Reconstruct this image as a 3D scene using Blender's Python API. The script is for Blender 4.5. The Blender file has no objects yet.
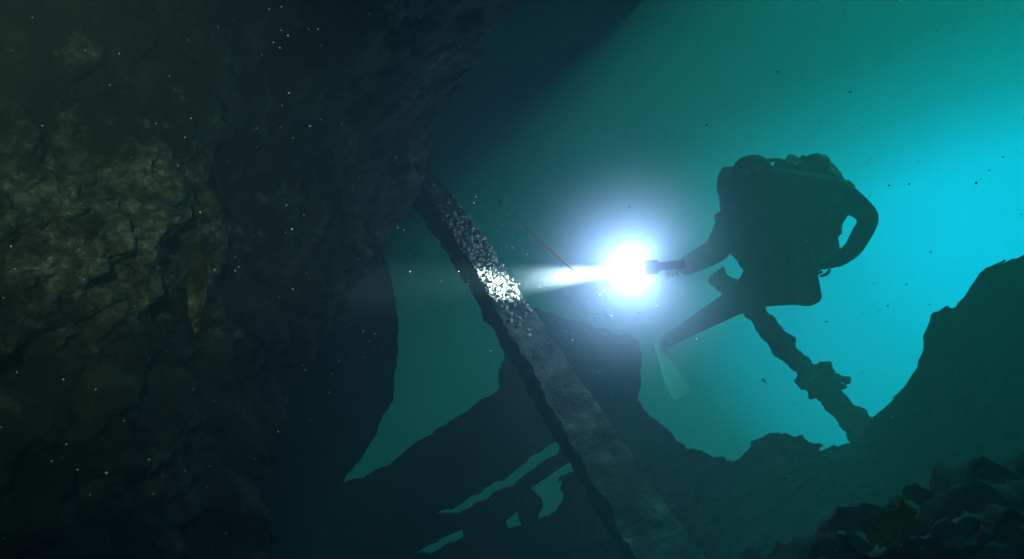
import bpy, bmesh, math, random
from mathutils import Vector, Matrix, noise
random.seed(7)
S = bpy.context.scene
S.view_settings.view_transform='Standard'; S.view_settings.look='None'; S.view_settings.exposure=0
F=731.0
TILT=math.radians(22)          # the photographer looks up towards the opening of the wreck
def P(u,v,d): return Vector(((u-512)/F*d, d, (279.5-v)/F*d))
def fr(p,s=1.0,o=5,off=0.0): return noise.fractal(Vector(p)*s+Vector((off,off*1.7,off*.3)),0.9,2.1,o)

# ---------------------------------------------------------------- materials
def mat(name,cols,scale=6,rough=.9,bump=.5,bscale=25,detail=8,metal=0,spec=.2):
    m=bpy.data.materials.new(name); m.use_nodes=True; nt=m.node_tree; N=nt.nodes; L=nt.links
    b=N['Principled BSDF']; b.inputs['Roughness'].default_value=rough
    b.inputs['Metallic'].default_value=metal; b.inputs['Specular IOR Level'].default_value=spec
    tc=N.new('ShaderNodeTexCoord')
    n=N.new('ShaderNodeTexNoise'); n.inputs['Scale'].default_value=scale; n.inputs['Detail'].default_value=detail; n.inputs['Roughness'].default_value=.65
    r=N.new('ShaderNodeValToRGB'); e=r.color_ramp.elements
    k=len(cols)
    while len(e)<k: e.new(.5)
    for i,c in enumerate(cols):
        e[i].position=.32+.4*i/max(1,k-1); e[i].color=(*c,1)
    n2=N.new('ShaderNodeTexNoise'); n2.inputs['Scale'].default_value=bscale; n2.inputs['Detail'].default_value=8; n2.inputs['Roughness'].default_value=.7
    bp=N.new('ShaderNodeBump'); bp.inputs['Strength'].default_value=bump; bp.inputs['Distance'].default_value=.03
    L.new(tc.outputs['Object'],n.inputs['Vector']); L.new(tc.outputs['Object'],n2.inputs['Vector'])
    L.new(n.outputs['Fac'],r.inputs['Fac']); L.new(r.outputs['Color'],b.inputs['Base Color'])
    L.new(n2.outputs['Fac'],bp.inputs['Height']); L.new(bp.outputs['Normal'],b.inputs['Normal'])
    return m
M_wall=mat('wreck_crust_dark',[(.006,.008,.006),(.022,.026,.018),(.05,.05,.032)],3.5,bump=.8)
M_crust=mat('overgrown_crust',[(.006,.009,.006),(.03,.036,.024),(.09,.095,.06)],5,bump=1,bscale=30)
# sponge/coral growth on one hull part, paler to stand in for light
nt=M_crust.node_tree; N=nt.nodes; L=nt.links; bs=N['Principled BSDF']
base=bs.inputs['Base Color'].links[0].from_socket
tc=N.new('ShaderNodeTexCoord'); sb=N.new('ShaderNodeVectorMath'); sb.operation='SUBTRACT'; sb.inputs[1].default_value=P(135,215,1.95)
L.new(tc.outputs['Object'],sb.inputs[0])
sc=N.new('ShaderNodeVectorMath'); sc.operation='MULTIPLY'; sc.inputs[1].default_value=(2.6,1.3,2.9); L.new(sb.outputs[0],sc.inputs[0])
ln=N.new('ShaderNodeVectorMath'); ln.operation='LENGTH'; L.new(sc.outputs[0],ln.inputs[0])
nn=N.new('ShaderNodeTexNoise'); nn.inputs['Scale'].default_value=7; nn.inputs['Detail'].default_value=10; nn.inputs['Roughness'].default_value=.72; L.new(tc.outputs['Object'],nn.inputs['Vector'])
mm=N.new('ShaderNodeMath'); mm.operation='MULTIPLY_ADD'; mm.inputs[1].default_value=4.2; mm.inputs[2].default_value=-2.0; L.new(nn.outputs['Fac'],mm.inputs[0])
sbt=N.new('ShaderNodeMath'); sbt.operation='SUBTRACT'; L.new(mm.outputs[0],sbt.inputs[0]); L.new(ln.outputs['Value'],sbt.inputs[1])
mr=N.new('ShaderNodeMapRange'); mr.inputs['From Min'].default_value=-1.0; mr.inputs['From Max'].default_value=-.2; L.new(sbt.outputs[0],mr.inputs['Value'])
n3=N.new('ShaderNodeTexNoise'); n3.inputs['Scale'].default_value=34; n3.inputs['Detail'].default_value=8; n3.inputs['Roughness'].default_value=.75; L.new(tc.outputs['Object'],n3.inputs['Vector'])
rp=N.new('ShaderNodeValToRGB'); e=rp.color_ramp.elements; e.new(.5); e.new(.6)
for i,(p,c) in enumerate([(.34,(.03,.035,.025)),(.46,(.15,.16,.11)),(.56,(.30,.30,.22)),(.68,(.7,.68,.55))]): e[i].position=p; e[i].color=(*c,1)
L.new(n3.outputs['Fac'],rp.inputs[0])
mx=N.new('ShaderNodeMix'); mx.data_type='RGBA'; L.new(mr.outputs[0],mx.inputs[0]); L.new(base,mx.inputs[6]); L.new(rp.outputs[0],mx.inputs[7]); L.new(mx.outputs[2],bs.inputs['Base Color'])

M_plate=mat('silted_steel',[(.004,.006,.006),(.012,.016,.015),(.03,.034,.028)],4,bump=.6)
M_beam=mat('beam_crust',[(.008,.012,.010),(.03,.042,.034),(.075,.095,.075),(.28,.30,.25)],7,bump=1,bscale=50,detail=12)
M_white=mat('sponge_white',[(.2,.18,.14),(.75,.74,.7)],30,bump=1,bscale=90)
M_rock=mat('rubble_dark',[(.004,.006,.005),(.014,.018,.015),(.04,.045,.035)],7,bump=1,bscale=30)
M_deb=mat('debris_rust',[(.01,.01,.008),(.09,.05,.035),(.45,.34,.28)],11,bump=1,bscale=45)
M_leaf=mat('sponge_yellow',[(.14,.17,.02),(.35,.36,.07)],14,bump=.5)
M_suit=mat('neoprene',[(.004,.005,.006),(.008,.009,.010)],20,rough=.85,bump=.2,spec=.1)
M_gear=mat('gear_black',[(.005,.006,.006),(.011,.012,.012)],20,rough=.7,bump=.2,spec=.1)
M_tank=mat('painted_steel',[(.02,.025,.03),(.035,.04,.045)],8,rough=.5,bump=.1)
M_fin=mat('fin_pale',[(.4,.65,.6),(.6,.8,.76)],8,rough=.6,bump=.1)
nt=M_fin.node_tree; N=nt.nodes; L=nt.links       # thin pale plastic lets daylight through
trn=N.new('ShaderNodeBsdfTranslucent'); trn.inputs[0].default_value=(.6,.72,.72,1)
mxs=N.new('ShaderNodeMixShader'); mxs.inputs[0].default_value=.5
oo=[n for n in N if n.type=='OUTPUT_MATERIAL'][0]
L.new(N['Principled BSDF'].outputs[0],mxs.inputs[1]); L.new(trn.outputs[0],mxs.inputs[2]); L.new(mxs.outputs[0],oo.inputs['Surface'])
M_glass=mat('mask_glass',[(.02,.03,.04),(.03,.04,.05)],3,rough=.1,bump=0,spec=.5)
M_snow=mat('plankton',[(.5,.5,.45),(.7,.7,.65)],3,bump=0)
M_fish=mat('fish_dark',[(.01,.012,.014),(.03,.035,.04)],20,bump=.1)
M_sand=mat('seabed_sand',[(.06,.07,.055),(.14,.15,.12)],1.5,bump=.6,bscale=8)
M_line=mat('line_orange',[(.95,.10,.04),(.95,.16,.06)],8,bump=0)

def obj(name,me,m,smooth=True,parent=None):
    o=bpy.data.objects.new(name,me); S.collection.objects.link(o)
    if m: me.materials.append(m)
    if smooth:
        for p in me.polygons: p.use_smooth=True
    if parent: o.parent=parent
    return o
def mesh(name,vs,fs):
    me=bpy.data.meshes.new(name); me.from_pydata([tuple(v) for v in vs],[],fs); me.update(); return me
def grid(name,nu,nv,fn,m,parent=None,smooth=True):
    vs=[fn(i/(nu-1),j/(nv-1)) for j in range(nv) for i in range(nu)]
    fs=[(j*nu+i,j*nu+i+1,(j+1)*nu+i+1,(j+1)*nu+i) for j in range(nv-1) for i in range(nu-1)]
    return obj(name,mesh(name,vs,fs),m,smooth,parent)
def bake(o):
    dg=bpy.context.evaluated_depsgraph_get(); me=bpy.data.meshes.new_from_object(o.evaluated_get(dg))
    o.modifiers.clear(); old=o.data; 
    if o.type=='MESH': o.data=me; return o
    n=o.name; par=o.parent; ms=[x for x in old.materials]; bpy.data.objects.remove(o)
    me2=obj(n,me,None,False,par)
    if not me.materials:
        for x in ms: me.materials.append(x)
    return me2
def lump(name,c,r,m,parent=None,amp=.35,fs=3,sub=5,cell=0.0,cs=10):
    bm=bmesh.new(); bmesh.ops.create_icosphere(bm,subdivisions=sub,radius=1)
    for v in bm.verts:
        n=v.co.normalized(); p=Vector((n.x*r[0],n.y*r[1],n.z*r[2]))
        w=Vector(c)+p
        k=1+amp*fr(w,fs,6)
        if cell:
            dd=noise.voronoi(w*cs)[0][0]; k+=cell*(.5-dd)
        v.co=Vector(c)+p*k
    me=bpy.data.meshes.new(name); bm.to_mesh(me); bm.free()
    return obj(name,me,m,True,parent)
def empty(name,loc=(0,0,0)):
    e=bpy.data.objects.new(name,None); S.collection.objects.link(e); e.empty_display_size=.1; return e

# ---------------------------------------------------------------- encrusted hull wall (left, leaning overhead)
def wallf(a,b):
    z=-2.6+b*5.3
    q=min(1,max(0,(z+1.0)/1.6)); q=q*q*(3-2*q)
    Y=.5+a*(2.5+1.35*q)
    X=-2.15+.375*Y+.24*max(z,0)**2
    p=Vector((X,Y,z))
    g=math.exp(-((Y-2.0)/.6)**2-((z-.15)/.45)**2)     # proud overgrown patch
    d=.24*fr(p,.9,4)+.13*fr(p,2.6,5,3.)+(.05+.05*g)*(.5-noise.voronoi(p*7)[0][0])+(.05+.05*g)*fr(p,9,6,1.)+(.02+.04*g)*(.4-noise.voronoi(p*22)[0][0])+.14*g
    edge=max(0,(a-.9)*10)
    return (p.x+d*.8-.15*edge*edge, p.y-d*.5+edge*.18*fr(p,2,4,9), p.z-.1*d)
wl=empty('encrusted_hull_wall')
grid('hull_side',400,440,wallf,M_crust,wl)
lump('hanging_growth',P(198,290,1.6),(.014,.02,.07),M_crust,wl,.9,9,5,.2,30)
# overhead deck, mostly out of view; diagonal edge shaped to shade the left water
def ceil(a,b):
    x=-5+a*10
    far=9.3-max(0,min(x-.45,2.6)+.3)*1.95+.3*fr((x,0,0),.8,5)+.12*fr((x,3,0),4,4)
    y=.2+b*(far-.2)
    z=2.75+.14*fr((x,y,0),1.1,6)+.03*fr((x,y,2),6,4)
    return (x,y,z)
dk=grid('overhead_shade_deck',240,140,ceil,M_wall); dk.modifiers.new('s','SOLIDIFY').thickness=.05

# ---------------------------------------------------------------- torn bulkhead plate with holes
def ragged(pts,amp=3.0,step=5,seed=1):
    out=[]; n=len(pts)
    for i in range(n):
        a=Vector((*pts[i],0)); b=Vector((*pts[(i+1)%n],0)); L=(b-a).length; k=max(1,int(L/step))
        for j in range(k):
            p=a.lerp(b,j/k); q=noise.noise_vector(p*.045+Vector((seed,0,0)))+.6*noise.noise_vector(p*.13+Vector((seed,5,0)))+.35*noise.noise_vector(p*.4+Vector((seed,9,0)))
            out.append((p.x+q.x*amp,p.y+q.y*amp))
    return out
def plate(name,polys,d,m,ext=.012,amp=3,parent=None,slope=0):
    cu=bpy.data.curves.new(name,'CURVE'); cu.dimensions='2D'; cu.fill_mode='BOTH'; cu.extrude=ext
    for k,pl in enumerate(polys):
        pts=ragged(pl,amp,seed=k*3.3+d)
        s=cu.splines.new('POLY'); s.points.add(len(pts)-1); s.use_cyclic_u=True
        for i,(u,v) in enumerate(pts):
            q=P(u,v,d); s.points[i].co=(q.x,q.z,0,1)
    cu.materials.append(m)
    o=bpy.data.objects.new(name,cu); S.collection.objects.link(o)
    o.matrix_world=Matrix.Translation((0,d,0))@Matrix.Rotation(math.radians(90),4,'X')
    bpy.context.view_layer.update()
    o2=bake(o); o2.matrix_world=Matrix.Translation((0,d,0))@Matrix.Rotation(math.radians(90),4,'X')
    if parent: o2.parent=parent
    return o2
plate('torn_bulkhead',[
 [(120,180),(330,215),(384,240),(398,320),(394,400),(372,440),(343,482),(362,476),(400,455),(440,428),(470,408),(498,388),(503,352),(522,340),(600,420),(660,560),(680,680),(120,680)],
 [(433,518),(470,500),(505,478),(535,455),(557,436),(558,450),(528,474),(495,494),(462,512)],
 [(541,478),(560,472),(574,460),(583,476),(576,494),(556,514),(538,518),(542,498),(534,486)],
 [(408,556),(440,537),(464,530),(462,540),(430,552)],
 [(505,520),(516,512),(520,524),(508,528)]],4.45,M_plate,amp=4.5)
plate('hull_plating',[[(515,296),(560,315),(600,330),(640,342),(638,400),(662,428),(690,447),(740,470),(830,520),(850,680),(590,680),(585,470),(540,400)]],4.9,M_plate,amp=6)

# ---------------------------------------------------------------- diagonal frame rib (T section), face turned to the right
A=P(386,124,5.1); B=P(712,610,2.95)
AX=(B-A).normalized(); s0=AX.cross(Vector((0,1,0))).normalized(); d0=s0.cross(AX).normalized()
TH=math.radians(36); SIDE=s0*math.cos(TH)+d0*math.sin(TH); DEP=d0*math.cos(TH)-s0*math.sin(TH)
def beamf(name,w0,w1,th,off,m,parent,seed):
    side=SIDE; dep=DEP
    n=420; prof=[(-1,-1),(-.97,-1),(-.5,-1),(0,-1),(.5,-1),(.97,-1),(1,-1),(1,0),(1,1),(0,1),(-1,1),(-1,0)]
    vs=[];fs=[]
    for i in range(n):
        t=i/(n-1); c=A.lerp(B,t); w=w0+(w1-w0)*t
        c=c+s0*.03*math.sin(t*5)
        for (px,py) in prof:
            p=c+side*(px*w)+dep*(py*th)+off[0]*side*w+off[1]*dep
            k=.010*fr(p,6,6,seed)+.005*fr(p,22,4,seed)
            vs.append(p+side*k*(1.8 if px>=0 else -1.8)+dep*k*.8)
    K=len(prof)
    for i in range(n-1):
        for j in range(K): fs.append((i*K+j,i*K+(j+1)%K,(i+1)*K+(j+1)%K,(i+1)*K+j))
    obj(name,mesh(name,vs,fs),m,False,parent)
rib=empty('hull_rib')
beamf('flange',.044,.15,.014,(0,0),M_beam,rib,1)
beamf('web',.010,.014,.13,(-.7,.14),M_plate,rib,2)
bm=bmesh.new()
for i in range(700):
    t=random.gauss(.42,.06); c=A.lerp(B,t)
    c=c+s0*(.03*math.sin(t*5))+SIDE*random.uniform(-.085,.085)-DEP*random.uniform(.008,.025)
    r=random.uniform(.002,.012)
    res=bmesh.ops.create_icosphere(bm,subdivisions=2,radius=r)
    for v in res['verts']:
        v.co=c+v.co*(1+1.1*fr(c+v.co,50,3))
me=bpy.data.meshes.new('growth'); bm.to_mesh(me); bm.free(); obj('white_growth',me,M_white,True,rib)

# ---------------------------------------------------------------- rubble mound (right) : crest profile
crest=[(560,470),(600,455),(640,452),(680,446),(700,450),(725,456),(742,452),(756,432),(772,427),(790,434),(812,444),(835,438),(868,430),(882,405),(900,385),(918,372),(923,345),(927,312),(942,303),(962,297),(974,284),(979,268),(994,256),(1010,252),(1030,250),(1070,240),(1150,215)]
def cv(u):
    if u<=crest[0][0]: return crest[0][1]
    for a,b in zip(crest,crest[1:]):
        if u<=b[0]: return a[1]+(b[1]-a[1])*(u-a[0])/(b[0]-a[0])
    return crest[-1][1]
def rub(a,b):
    u=560+a*590; D=5.0-.7*a
    z0=(279.5-cv(u)-5)/F*D
    x=(u-512)/F*D
    if b<.7: s=(.7-b)/.7; Y=D-s*1.9; z=z0-(s**1.1)*(z0+1.9)
    else: s=(b-.7)/.3; Y=D+s*.9; z=z0-s*1.6; x=(u-500)/F*Y
    p=Vector((x,Y,z))
    vo=noise.voronoi(p*8)[0][0]; vo2=noise.voronoi(p*19)[0][0]
    d=.11*(.42-vo)+.08*(.4-vo2)+.03*fr(p,3,6)+.045*fr(p,14,5)
    return (x+.5*d,Y-d,z+d*.9)
grid('rubble_mound',520,260,rub,M_rock)

# ---------------------------------------------------------------- leaning wreck pipe with flange
pipe=empty('wreck_pipe')
def tube(name,pts,rads,m,parent,ns=20,amp=.02,fs=9,seg=60):
    vs=[];fs_=[]
    L=len(pts)-1
    for i in range(seg):
        t=i/(seg-1)*L; k=min(int(t),L-1); f=t-k
        c=pts[k].lerp(pts[k+1],f); r=rads[k]+(rads[k+1]-rads[k])*f
        ax=(pts[k+1]-pts[k]).normalized(); s1=ax.cross(Vector((.1,1,.2))).normalized(); s2=ax.cross(s1)
        for j in range(ns):
            an=2*math.pi*j/ns; dr=s1*math.cos(an)+s2*math.sin(an)
            p=c+dr*r; vs.append(p+dr*amp*fr(p,fs,5))
    for i in range(seg-1):
        for j in range(ns): fs_.append((i*ns+j,i*ns+(j+1)%ns,(i+1)*ns+(j+1)%ns,(i+1)*ns+j))
    fs_.append(tuple(range(ns))); fs_.append(tuple((seg-1)*ns+j for j in range(ns)))
    return obj(name,mesh(name,vs,fs_),m,True,parent)
tube('shaft',[P(716,272,5.75),P(770,332,5.6),P(820,385,5.4),P(880,450,5.2)],[.065,.07,.085,.1],M_rock,pipe,24,.05,8,140)
tube('flange_ring',[P(812,372,5.4),P(826,390,5.4)],[.12,.13],M_rock,pipe,24,.08,9,12)
lump('bracket',P(835,386,5.35),(.12,.08,.06),M_rock,pipe,.8,6,4,.3,14)
lump('bolt_crust',P(846,380,5.35),(.04,.03,.04),M_rock,pipe,.6,12,3)
lump('collar',P(806,382,5.4),(.05,.07,.05),M_rock,pipe,.8,9,4)

# ---------------------------------------------------------------- diver
dv=empty('scuba_diver')
def skin(name,verts,edges,m,parent,sub=2,roots=(0,)):
    me=bpy.data.meshes.new(name); me.from_pydata([tuple(v[0]) for v in verts],edges,[]); me.update()
    o=bpy.data.objects.new(name,me); S.collection.objects.link(o)
    o.modifiers.new('Skin','SKIN'); 
    sv=me.skin_vertices[0].data
    for i,v in enumerate(verts):
        r=v[1]; r=(r,r) if not isinstance(r,tuple) else r
        sv[i].radius=r; sv[i].use_root=(i in roots)
    s=o.modifiers.new('Sub','SUBSURF'); s.levels=sub; s.render_levels=sub
    bpy.context.view_layer.update(); o=bake(o)
    o.data.materials.clear(); o.data.materials.append(m)
    for p in o.data.polygons: p.use_smooth=True
    o.parent=parent; return o
V=[ (P(776,282,5.25),.19),      #0 pelvis
    (P(780,255,5.18),.20),      #1 waist
    (P(784,222,5.08),.22),      #2 chest
    (P(778,192,5.0),.17),       #3 upper chest
    (P(762,180,4.93),.09),      #4 neck
    (P(752,178,4.88),.11),      #5 head
    (P(738,210,4.86),.11),      #6 R shoulder
    (P(718,250,4.5),.085),      #7 R elbow
    (P(682,268,4.04),.055),     #8 R wrist
    (P(836,190,5.05),.105),     #9 L shoulder
    (P(871,217,5.08),.08),      #10 L elbow
    (P(853,250,4.98),.065),     #11 L forearm
    (P(832,264,4.92),.05),      #12 L wrist
    (P(752,292,5.35),.12),      #13 R hip
    (P(712,315,5.65),.09),      #14 R knee
    (P(672,338,5.9),.06),       #15 R ankle
    (P(662,346,5.9),.05),       #16 R foot
    (P(800,288,5.3),.13),       #17 L hip
    (P(806,296,5.65),.09),      #18 L knee
    (P(778,292,6.05),.06),      #19 L ankle
    (P(766,300,6.15),.05)]      #20
E=[(0,1),(1,2),(2,3),(3,4),(4,5),(3,6),(6,7),(7,8),(3,9),(9,10),(10,11),(11,12),(0,13),(13,14),(14,15),(15,16),(0,17),(17,18),(18,19),(19,20)]
skin('body',V,E,M_suit,dv,2)
def hand(name,w,d,up):
    d=d.normalized(); up=up.normalized(); sd=d.cross(up).normalized()
    vs=[(w-d*.03,(.03,.035)),(w+d*.04,(.035,.025)),(w+d*.08,(.03,.02))]; ed=[(0,1),(1,2)]; roots=[0]
    for k in range(4):
        b=len(vs); o=sd*(k-1.5)*.021; ln=[.075,.085,.08,.06][k]
        vs+= [(w+d*.07+o,.011),(w+d*(.08+ln*.45)+o-up*.01,.010),(w+d*(.08+ln*.6)+o-up*.035,.009),(w+d*(.075+ln*.4)+o-up*.055,.008)]
        ed+=[(b,b+1),(b+1,b+2),(b+2,b+3)]; roots.append(b)
    b=len(vs); vs+=[(w+d*.02-sd*.03,.013),(w+d*.05-sd*.055-up*.015,.011),(w+d*.085-sd*.05-up*.035,.009)]; ed+=[(b,b+1),(b+1,b+2)]; roots.append(b)
    skin(name,vs,ed,M_suit,dv,1,roots)
TL=P(644,268,3.8)                    # torch lens position
hand('torch_hand',P(682,268,4.04),P(661,266,3.88)-P(682,268,4.04),Vector((0,.2,1)))
hand('hip_hand',P(832,264,4.92),P(812,270,4.95)-P(832,264,4.92),Vector((0,-1,.3)))
lump('buoyancy_wing',P(804,207,5.22),(.325,.18,.36),M_gear,dv,.5,3,5,.16,7)
lump('harness_pack',P(758,225,5.0),(.22,.16,.29),M_gear,dv,.45,4,5,.14,9)
lump('hood',P(752,177,4.88),(.145,.15,.15),M_suit,dv,.06,4,4)
lump('shoulder_pad',P(732,188,5.05),(.10,.1,.16),M_gear,dv,.3,5,4)
def tank(name,a,b,r,parent=dv):
    pts=[a.lerp(b,t) for t in (0,.04,.1,.9,.96,1)]
    tube(name,pts,[r*.35,r*.8,r,r,r*.85,r*.4],M_tank,parent,28,0,1,60)
    ax=(b-a).normalized(); tube(name+'_valve',[b,b+ax*.04,b+ax*.08],[.025,.025,.035],M_tank,parent,14,0,1,8)
tank('cylinder_1',P(806,285,5.36),P(788,176,5.3),.10)
tank('cylinder_2',P(828,268,5.4),P(814,176,5.36),.10)
tank('stage_cylinder',P(810,305,5.0),P(798,240,4.95),.085)
def box(name,c,sz,m,parent,bev=.01,rot=None):
    bm=bmesh.new(); bmesh.ops.create_cube(bm,size=1)
    for v in bm.verts: v.co=Vector((v.co.x*sz[0],v.co.y*sz[1],v.co.z*sz[2]))
    bmesh.ops.bevel(bm,geom=bm.edges[:],offset=bev,segments=3,affect='EDGES')
    if rot: bmesh.ops.rotate(bm,verts=bm.verts,matrix=rot)
    for v in bm.verts: v.co+=Vector(c)
    me=bpy.data.meshes.new(name); bm.to_mesh(me); bm.free(); return obj(name,me,m,True,parent)
hc=P(752,177,4.88)
box('mask_frame',hc+Vector((-.05,-.13,.02)),(.17,.06,.09),M_gear,dv,.02)
box('mask_lens',hc+Vector((-.05,-.163,.02)),(.14,.012,.06),M_glass,dv,.005)
lump('nose_pocket',hc+Vector((-.05,-.16,-.02)),(.02,.03,.03),M_gear,dv,.05,4,3)
lump('regulator',hc+Vector((-.045,-.16,-.075)),(.05,.04,.045),M_gear,dv,.05,4,3)
def bez(p):
    out=[]
    for i in range(len(p)-1):
        p0=p[max(i-1,0)];p1=p[i];p2=p[i+1];p3=p[min(i+2,len(p)-1)]
        for k in range(8):
            t=k/8; out.append(.5*((2*p1)+(p2-p0)*t+(2*p0-5*p1+4*p2-p3)*t*t+(3*p1-p0-3*p2+p3)*t**3))
    out.append(p[-1]); return out
def hose(name,p,r): 
    q=bez(p); tube(name,q,[r]*len(q),M_gear,dv,10,0,1,len(q)*2)
hose('regulator_hose',[P(800,172,5.25),P(778,160,5.1),P(745,168,4.8),hc+Vector((-.09,-.17,-.08))],.014)
hose('inflator_hose',[P(815,170,5.25),P(834,175,5.0),P(840,205,4.9),P(820,240,4.85)],.016)
hose('gauge_hose',[P(782,176,5.2),P(728,182,5.0),P(724,220,4.8),P(745,262,4.85)],.012)
def fin(name,a,b,w):
    ax=(b-a); L=ax.length; ax.normalize(); sd=ax.cross(Vector((0.2,1,0.1))).normalized(); up=sd.cross(ax)
    def f(i,j):
        t=j; ww=w*(.35+.65*min(1,t*1.6))*(1 if t<.92 else 1-.25*(t-.92)/.08)
        x=(i-.5)*2; th=.012*(1 if abs(x)<.8 else 1.8)*(1.3-t)
        return a+ax*L*t+sd*x*ww*.5+up*(.05*math.sin(t*2.2)+th)
    grid(name,14,24,f,M_fin,dv)
fin('fin_1',P(656,342,5.9),P(682,395,5.7),.17)
fin('fin_2',P(768,298,6.1),P(730,318,6.35),.14)
ax=(P(500,283,4.03)-TL).normalized()
tb=-ax
tube('torch_body',[TL+tb*.21,TL+tb*.08,TL+tb*.07,TL+tb*.012],[.022,.022,.036,.04],M_gear,dv,20,0,1,40)
tube('torch_lens',[TL+tb*.011,TL+tb*.004],[.036,.036],M_glass,dv,20,0,1,3)
em=bpy.data.materials.new('lamp_emitter'); em.use_nodes=True; nt=em.node_tree; nt.nodes.clear()
e=nt.nodes.new('ShaderNodeEmission'); e.inputs[0].default_value=(.85,.93,1,1); e.inputs[1].default_value=40
oo=nt.nodes.new('ShaderNodeOutputMaterial'); nt.links.new(e.outputs[0],oo.inputs[0])
lump('torch_bulb',TL+ax*.012,(.03,.03,.03),em,dv,0,1,3)
def light(name,t,loc,energy,col,size=.03,**k):
    l=bpy.data.lights.new(name,t); l.energy=energy; l.color=col; l.shadow_soft_size=size
    for a,b in k.items(): setattr(l,a,b)
    o=bpy.data.objects.new(name,l); S.collection.objects.link(o); o.location=loc; return o
lp=light('torch_flood_light','POINT',TL+ax*.06,60,(.38,.52,1.0)); lp.parent=dv
ls=light('torch_spot_light','SPOT',TL+ax*.06,2300,(.75,.86,1.0),.02,spot_size=math.radians(19),spot_blend=1.0); ls.parent=dv
ls.rotation_euler=ax.to_track_quat('-Z','Y').to_euler()
# the photographer's own small video light, off to the left of the camera
vl=light('video_light','SPOT',Vector((-.35,.1,.35)),62,(.85,1,.74),.04,spot_size=math.radians(60),spot_blend=1.0)
vl.rotation_euler=(P(130,180,1.7)-vl.location).to_track_quat('-Z','Y').to_euler()
# added ball of denser scattering that gives the torch its wide halo
bm=bmesh.new(); bmesh.ops.create_icosphere(bm,subdivisions=4,radius=.9)
me=bpy.data.meshes.new('torch_halo_volume'); bm.to_mesh(me); bm.free()
sm=bpy.data.materials.new('torch_halo_volume'); sm.use_nodes=True; nt=sm.node_tree; N=nt.nodes; L=nt.links; N.clear()
tc=N.new('ShaderNodeTexCoord'); ln=N.new('ShaderNodeVectorMath'); ln.operation='LENGTH'; L.new(tc.outputs['Object'],ln.inputs[0])
mr=N.new('ShaderNodeMapRange'); mr.interpolation_type='SMOOTHERSTEP'; mr.inputs['From Min'].default_value=0; mr.inputs['From Max'].default_value=.87; mr.inputs['To Min'].default_value=1; mr.inputs['To Max'].default_value=0
L.new(ln.outputs['Value'],mr.inputs['Value'])
pw=N.new('ShaderNodeMath'); pw.operation='POWER'; pw.inputs[1].default_value=1.5; L.new(mr.outputs[0],pw.inputs[0])
ml=N.new('ShaderNodeMath'); ml.operation='MULTIPLY'; ml.inputs[1].default_value=1.9; L.new(pw.outputs[0],ml.inputs[0])
sc=N.new('ShaderNodeVolumeScatter'); sc.inputs['Color'].default_value=(.8,.85,1,1); L.new(ml.outputs[0],sc.inputs['Density'])
oo=N.new('ShaderNodeOutputMaterial'); L.new(sc.outputs[0],oo.inputs['Volume'])
so=obj('torch_halo_volume',me,sm,False); so.location=TL+ax*.05

# ---------------------------------------------------------------- small stuff
def fish(name,c,L,ang):
    root=empty(name)
    def f(i,j):
        t=j; r=math.sin(math.pi*min(1,t*1.02))**.8*.16*L*(1-.4*t)+.008*L; an=2*math.pi*i
        p=Vector(((t-.5)*L,math.cos(an)*r*.5,math.sin(an)*r)); p=Matrix.Rotation(ang,3,'Y')@p; return c+p
    grid('body',14,16,f,M_fish,root)
    vs=[Vector((.42*L,0,0)),Vector((.66*L,0,.16*L)),Vector((.58*L,0,0)),Vector((.66*L,0,-.16*L)),Vector((-.1*L,0,.13*L)),Vector((.12*L,0,.24*L)),Vector((.2*L,0,.09*L))]
    vs=[c+Matrix.Rotation(ang,3,'Y')@v for v in vs]
    obj('fins',mesh('fins',vs,[(0,1,2),(0,2,3),(4,5,6)]),M_fish,False,root)
fish('small_fish',P(764,381,4.2),.04,.9); fish('small_fish',P(821,446,3.9),.035,.2)
tube('fishing_line',bez([P(518,220,3.70),P(546,246,3.72),P(574,271,3.74)]),[.0014+.003*i/16 for i in range(17)],M_line,None,6,0,1,30)
bm=bmesh.new()
for i in range(2500):
    d=random.uniform(1.2,5); u=random.uniform(0,1024); v=random.uniform(0,559)
    if i<1300: u=random.gauss(575,85); v=random.gauss(275,50); d=random.uniform(3.2,4.2)
    c=P(u,v,d); r=random.uniform(.0008,.0032)*(d/3)**.5
    if random.random()<.05: r*=1.9
    res=bmesh.ops.create_icosphere(bm,subdivisions=1,radius=r)
    bmesh.ops.translate(bm,verts=res['verts'],vec=c)
me=bpy.data.meshes.new('snow'); bm.to_mesh(me); bm.free(); obj('marine_snow',me,M_snow)

# foreground debris (lower right)
deb=empty('wreck_debris')
def slab(name,a,b,w,t,m,amp=.05,seed=0):
    ax=(b-a).normalized(); sd=ax.cross(Vector((0,1,0))).normalized(); dp=sd.cross(ax)
    prof=[(-1,-1),(0,-1),(1,-1),(1,1),(0,1),(-1,1)]; n=90; vs=[];fs=[]
    for i in range(n):
        c=a.lerp(b,i/(n-1)); ww=w*(.5+.9*abs(fr(c,3,3,seed+2)))
        for x,y in prof:
            p=c+sd*x*ww+dp*y*t; k=amp*fr(p,7,6,seed); vs.append(p+sd*k+dp*k*.7)
    for i in range(n-1):
        for j in range(6): fs.append((i*6+j,i*6+(j+1)%6,(i+1)*6+(j+1)%6,(i+1)*6+j))
    fs.append(tuple(range(6))); fs.append(tuple((n-1)*6+j for j in range(6)))
    obj(name,mesh(name,vs,fs),m,True,deb)
slab('long_plank',P(700,585,2.3),P(1080,435,2.4),.035,.05,M_rock,.08,1)
slab('girder',P(760,590,2.1),P(1090,460,2.2),.05,.05,M_rock,.08,2)
slab('strut',P(800,585,1.9),P(1080,490,2.0),.022,.03,M_deb,.06,3)
slab('broken_edge',P(850,560,1.8),P(1060,520,1.7),.014,.02,M_deb,.07,4)
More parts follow.
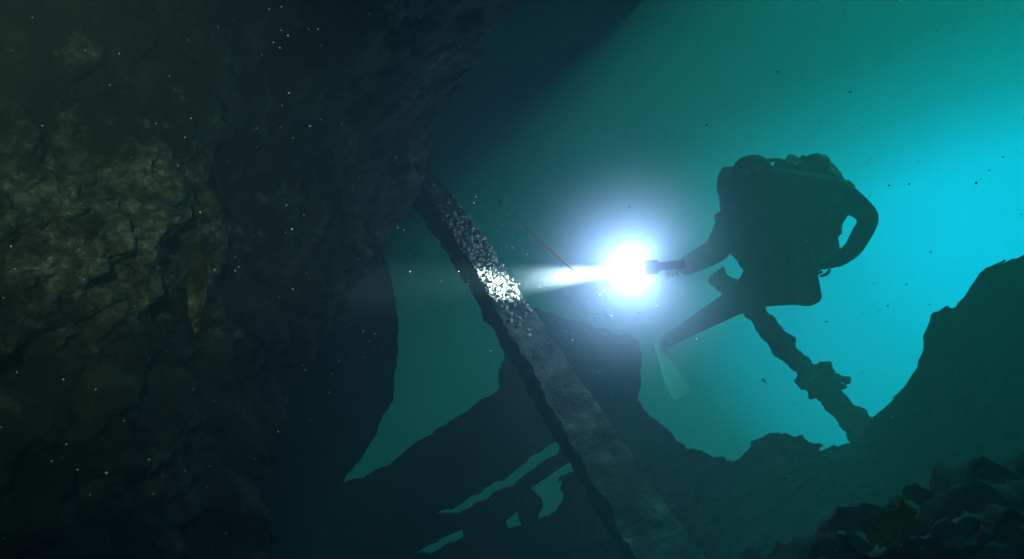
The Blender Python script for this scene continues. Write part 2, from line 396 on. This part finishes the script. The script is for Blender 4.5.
def deckf(a,b):
    u=640+a*500; v=600-a*130+b*160; d=2.35-.5*b
    p=P(u,v,d); return p+Vector((0,0,.10*fr(p,3,6)+.04*fr(p,14,4)))
grid('rubble_bed',120,60,deckf,M_rock,deb)
for i in range(40):
    a=random.random(); u=780+a*270; v=575-a*60+random.uniform(0,50); d=random.uniform(1.75,2.1)
    r=random.uniform(.01,.03)
    lump('fragment_%d'%i,P(u,v,d),(r*random.uniform(1,2.8),r,r*random.uniform(.3,.8)),M_deb if i%2==0 else M_rock,deb,1.1,14,3)
def leaf(a,b):
    w=math.sin(math.pi*min(1,b*.95+.05))**.7*.05*(1+.3*math.sin(b*17))
    c=P(880,545,1.68).lerp(P(905,502,1.65),b); return c+Vector(((a-.5)*2*w,-.01*math.sin(a*6),.012*math.sin(a*7+b*4)))
sp=grid('yellow_sponge',14,20,leaf,M_leaf); sp.modifiers.new('s','SOLIDIFY').thickness=.008

# daylight comes down from behind the wreck's open right side
sd=Vector((.5,.45,.74)).normalized()
sun=light('sun','SUN',sd*20,5.0,(.015,.95,.72)); sun.data.angle=math.radians(18); sun.rotation_euler=(-sd).to_track_quat('-Z','Y').to_euler()

# ---------------------------------------------------------------- turn everything up with the camera's view
bm=bmesh.new(); bmesh.ops.create_cube(bm,size=1)      # body of silty water in and around the wreck
for v in bm.verts: v.co=Vector((v.co.x*26,(v.co.y-.5)*18+7.5,v.co.z*16))
me=bpy.data.meshes.new('sea_water'); bm.to_mesh(me); bm.free()
wm=bpy.data.materials.new('sea_water'); wm.use_nodes=True; nt=wm.node_tree; nt.nodes.clear()
sc=nt.nodes.new('ShaderNodeVolumeScatter'); sc.inputs['Color'].default_value=(.5,.88,.97,1); sc.inputs['Density'].default_value=.10; sc.inputs['Anisotropy'].default_value=.42
ab=nt.nodes.new('ShaderNodeVolumeAbsorption'); ab.inputs['Color'].default_value=(.1,.85,.83,1); ab.inputs['Density'].default_value=.10
ad=nt.nodes.new('ShaderNodeAddShader'); oo=nt.nodes.new('ShaderNodeOutputMaterial')
nt.links.new(sc.outputs[0],ad.inputs[0]); nt.links.new(ab.outputs[0],ad.inputs[1]); nt.links.new(ad.outputs[0],oo.inputs['Volume'])
obj('sea_water',me,wm,False)
bpy.context.view_layer.update()
R=Matrix.Rotation(TILT,4,'X')
for o in list(S.objects):
    if o.parent is None: o.matrix_world=R@o.matrix_world
def sea(a,b):
    x=(a-.5)*240; y=(b-.5)*240; return (x,y,-3.2+.25*fr((x,y,0),.15,4))
grid('seabed',140,140,sea,M_sand)

# ---------------------------------------------------------------- world: daylight seen through the sea
w=bpy.data.worlds.new('World'); S.world=w; w.use_nodes=True; nt=w.node_tree; N=nt.nodes; L=nt.links; N.clear()
def math_(op,a,b=None,c=None,clamp=False):
    n=N.new('ShaderNodeMath'); n.operation=op; n.use_clamp=clamp
    for i,x in enumerate((a,b,c)):
        if x is None: continue
        if isinstance(x,(int,float)): n.inputs[i].default_value=x
        else: L.new(x,n.inputs[i])
    return n.outputs[0]
tc=N.new('ShaderNodeTexCoord'); rt=N.new('ShaderNodeVectorRotate'); rt.rotation_type='X_AXIS'; rt.inputs['Angle'].default_value=-TILT
L.new(tc.outputs['Generated'],rt.inputs['Vector'])
sx=N.new('ShaderNodeSeparateXYZ'); L.new(rt.outputs[0],sx.inputs[0])
def dot(v):
    n=N.new('ShaderNodeVectorMath'); n.operation='DOT_PRODUCT'; L.new(rt.outputs[0],n.inputs[0]); n.inputs[1].default_value=v; return n.outputs['Value']
def ramp(f,stops):
    r=N.new('ShaderNodeValToRGB'); e=r.color_ramp.elements
    while len(e)<len(stops): e.new(.5)
    for i,(p,c) in enumerate(stops): e[i].position=p; e[i].color=(*c,1)
    L.new(f,r.inputs[0]); return r.outputs[0]
c1=ramp(dot((.553,.828,.06)),[(.60,(.0003,.001,.001)),(.75,(.0005,.004,.004)),(.85,(.001,.012,.011)),(.92,(.001,.065,.06)),(.984,(.001,.32,.48)),(1,(.001,.50,.84))])
t=math_('SUBTRACT',sx.outputs['Z'],math_('MULTIPLY_ADD',sx.outputs['X'],.35,.045))
g=ramp(math_('ADD',t,.5),[(.40,(1,1,1)),(.49,(.5,.5,.45)),(.58,(.10,.10,.08)),(.75,(.02,.02,.015))])
mx=N.new('ShaderNodeMix'); mx.data_type='RGBA'; mx.blend_type='MULTIPLY'; mx.inputs[0].default_value=1
L.new(c1,mx.inputs[6]); L.new(g,mx.inputs[7])
b1=N.new('ShaderNodeBackground'); b1.inputs[1].default_value=2.2; L.new(mx.outputs[2],b1.inputs[0])
sky=N.new('ShaderNodeTexSky'); sky.sky_type='NISHITA'; sky.sun_disc=False; sky.sun_elevation=math.radians(60); sky.sun_rotation=math.radians(60)
b2=N.new('ShaderNodeBackground'); b2.inputs[1].default_value=.0001; L.new(sky.outputs[0],b2.inputs[0])
aw=N.new('ShaderNodeAddShader'); L.new(b1.outputs[0],aw.inputs[0]); L.new(b2.outputs[0],aw.inputs[1])
ow=N.new('ShaderNodeOutputWorld'); L.new(aw.outputs[0],ow.inputs[0])

cam=bpy.data.cameras.new('camera'); cam.sensor_width=36; cam.lens=F/1024*36; cam.clip_start=.02; cam.clip_end=500
co=bpy.data.objects.new('camera',cam); S.collection.objects.link(co); co.rotation_euler=(math.radians(90)+TILT,0,0); S.camera=co
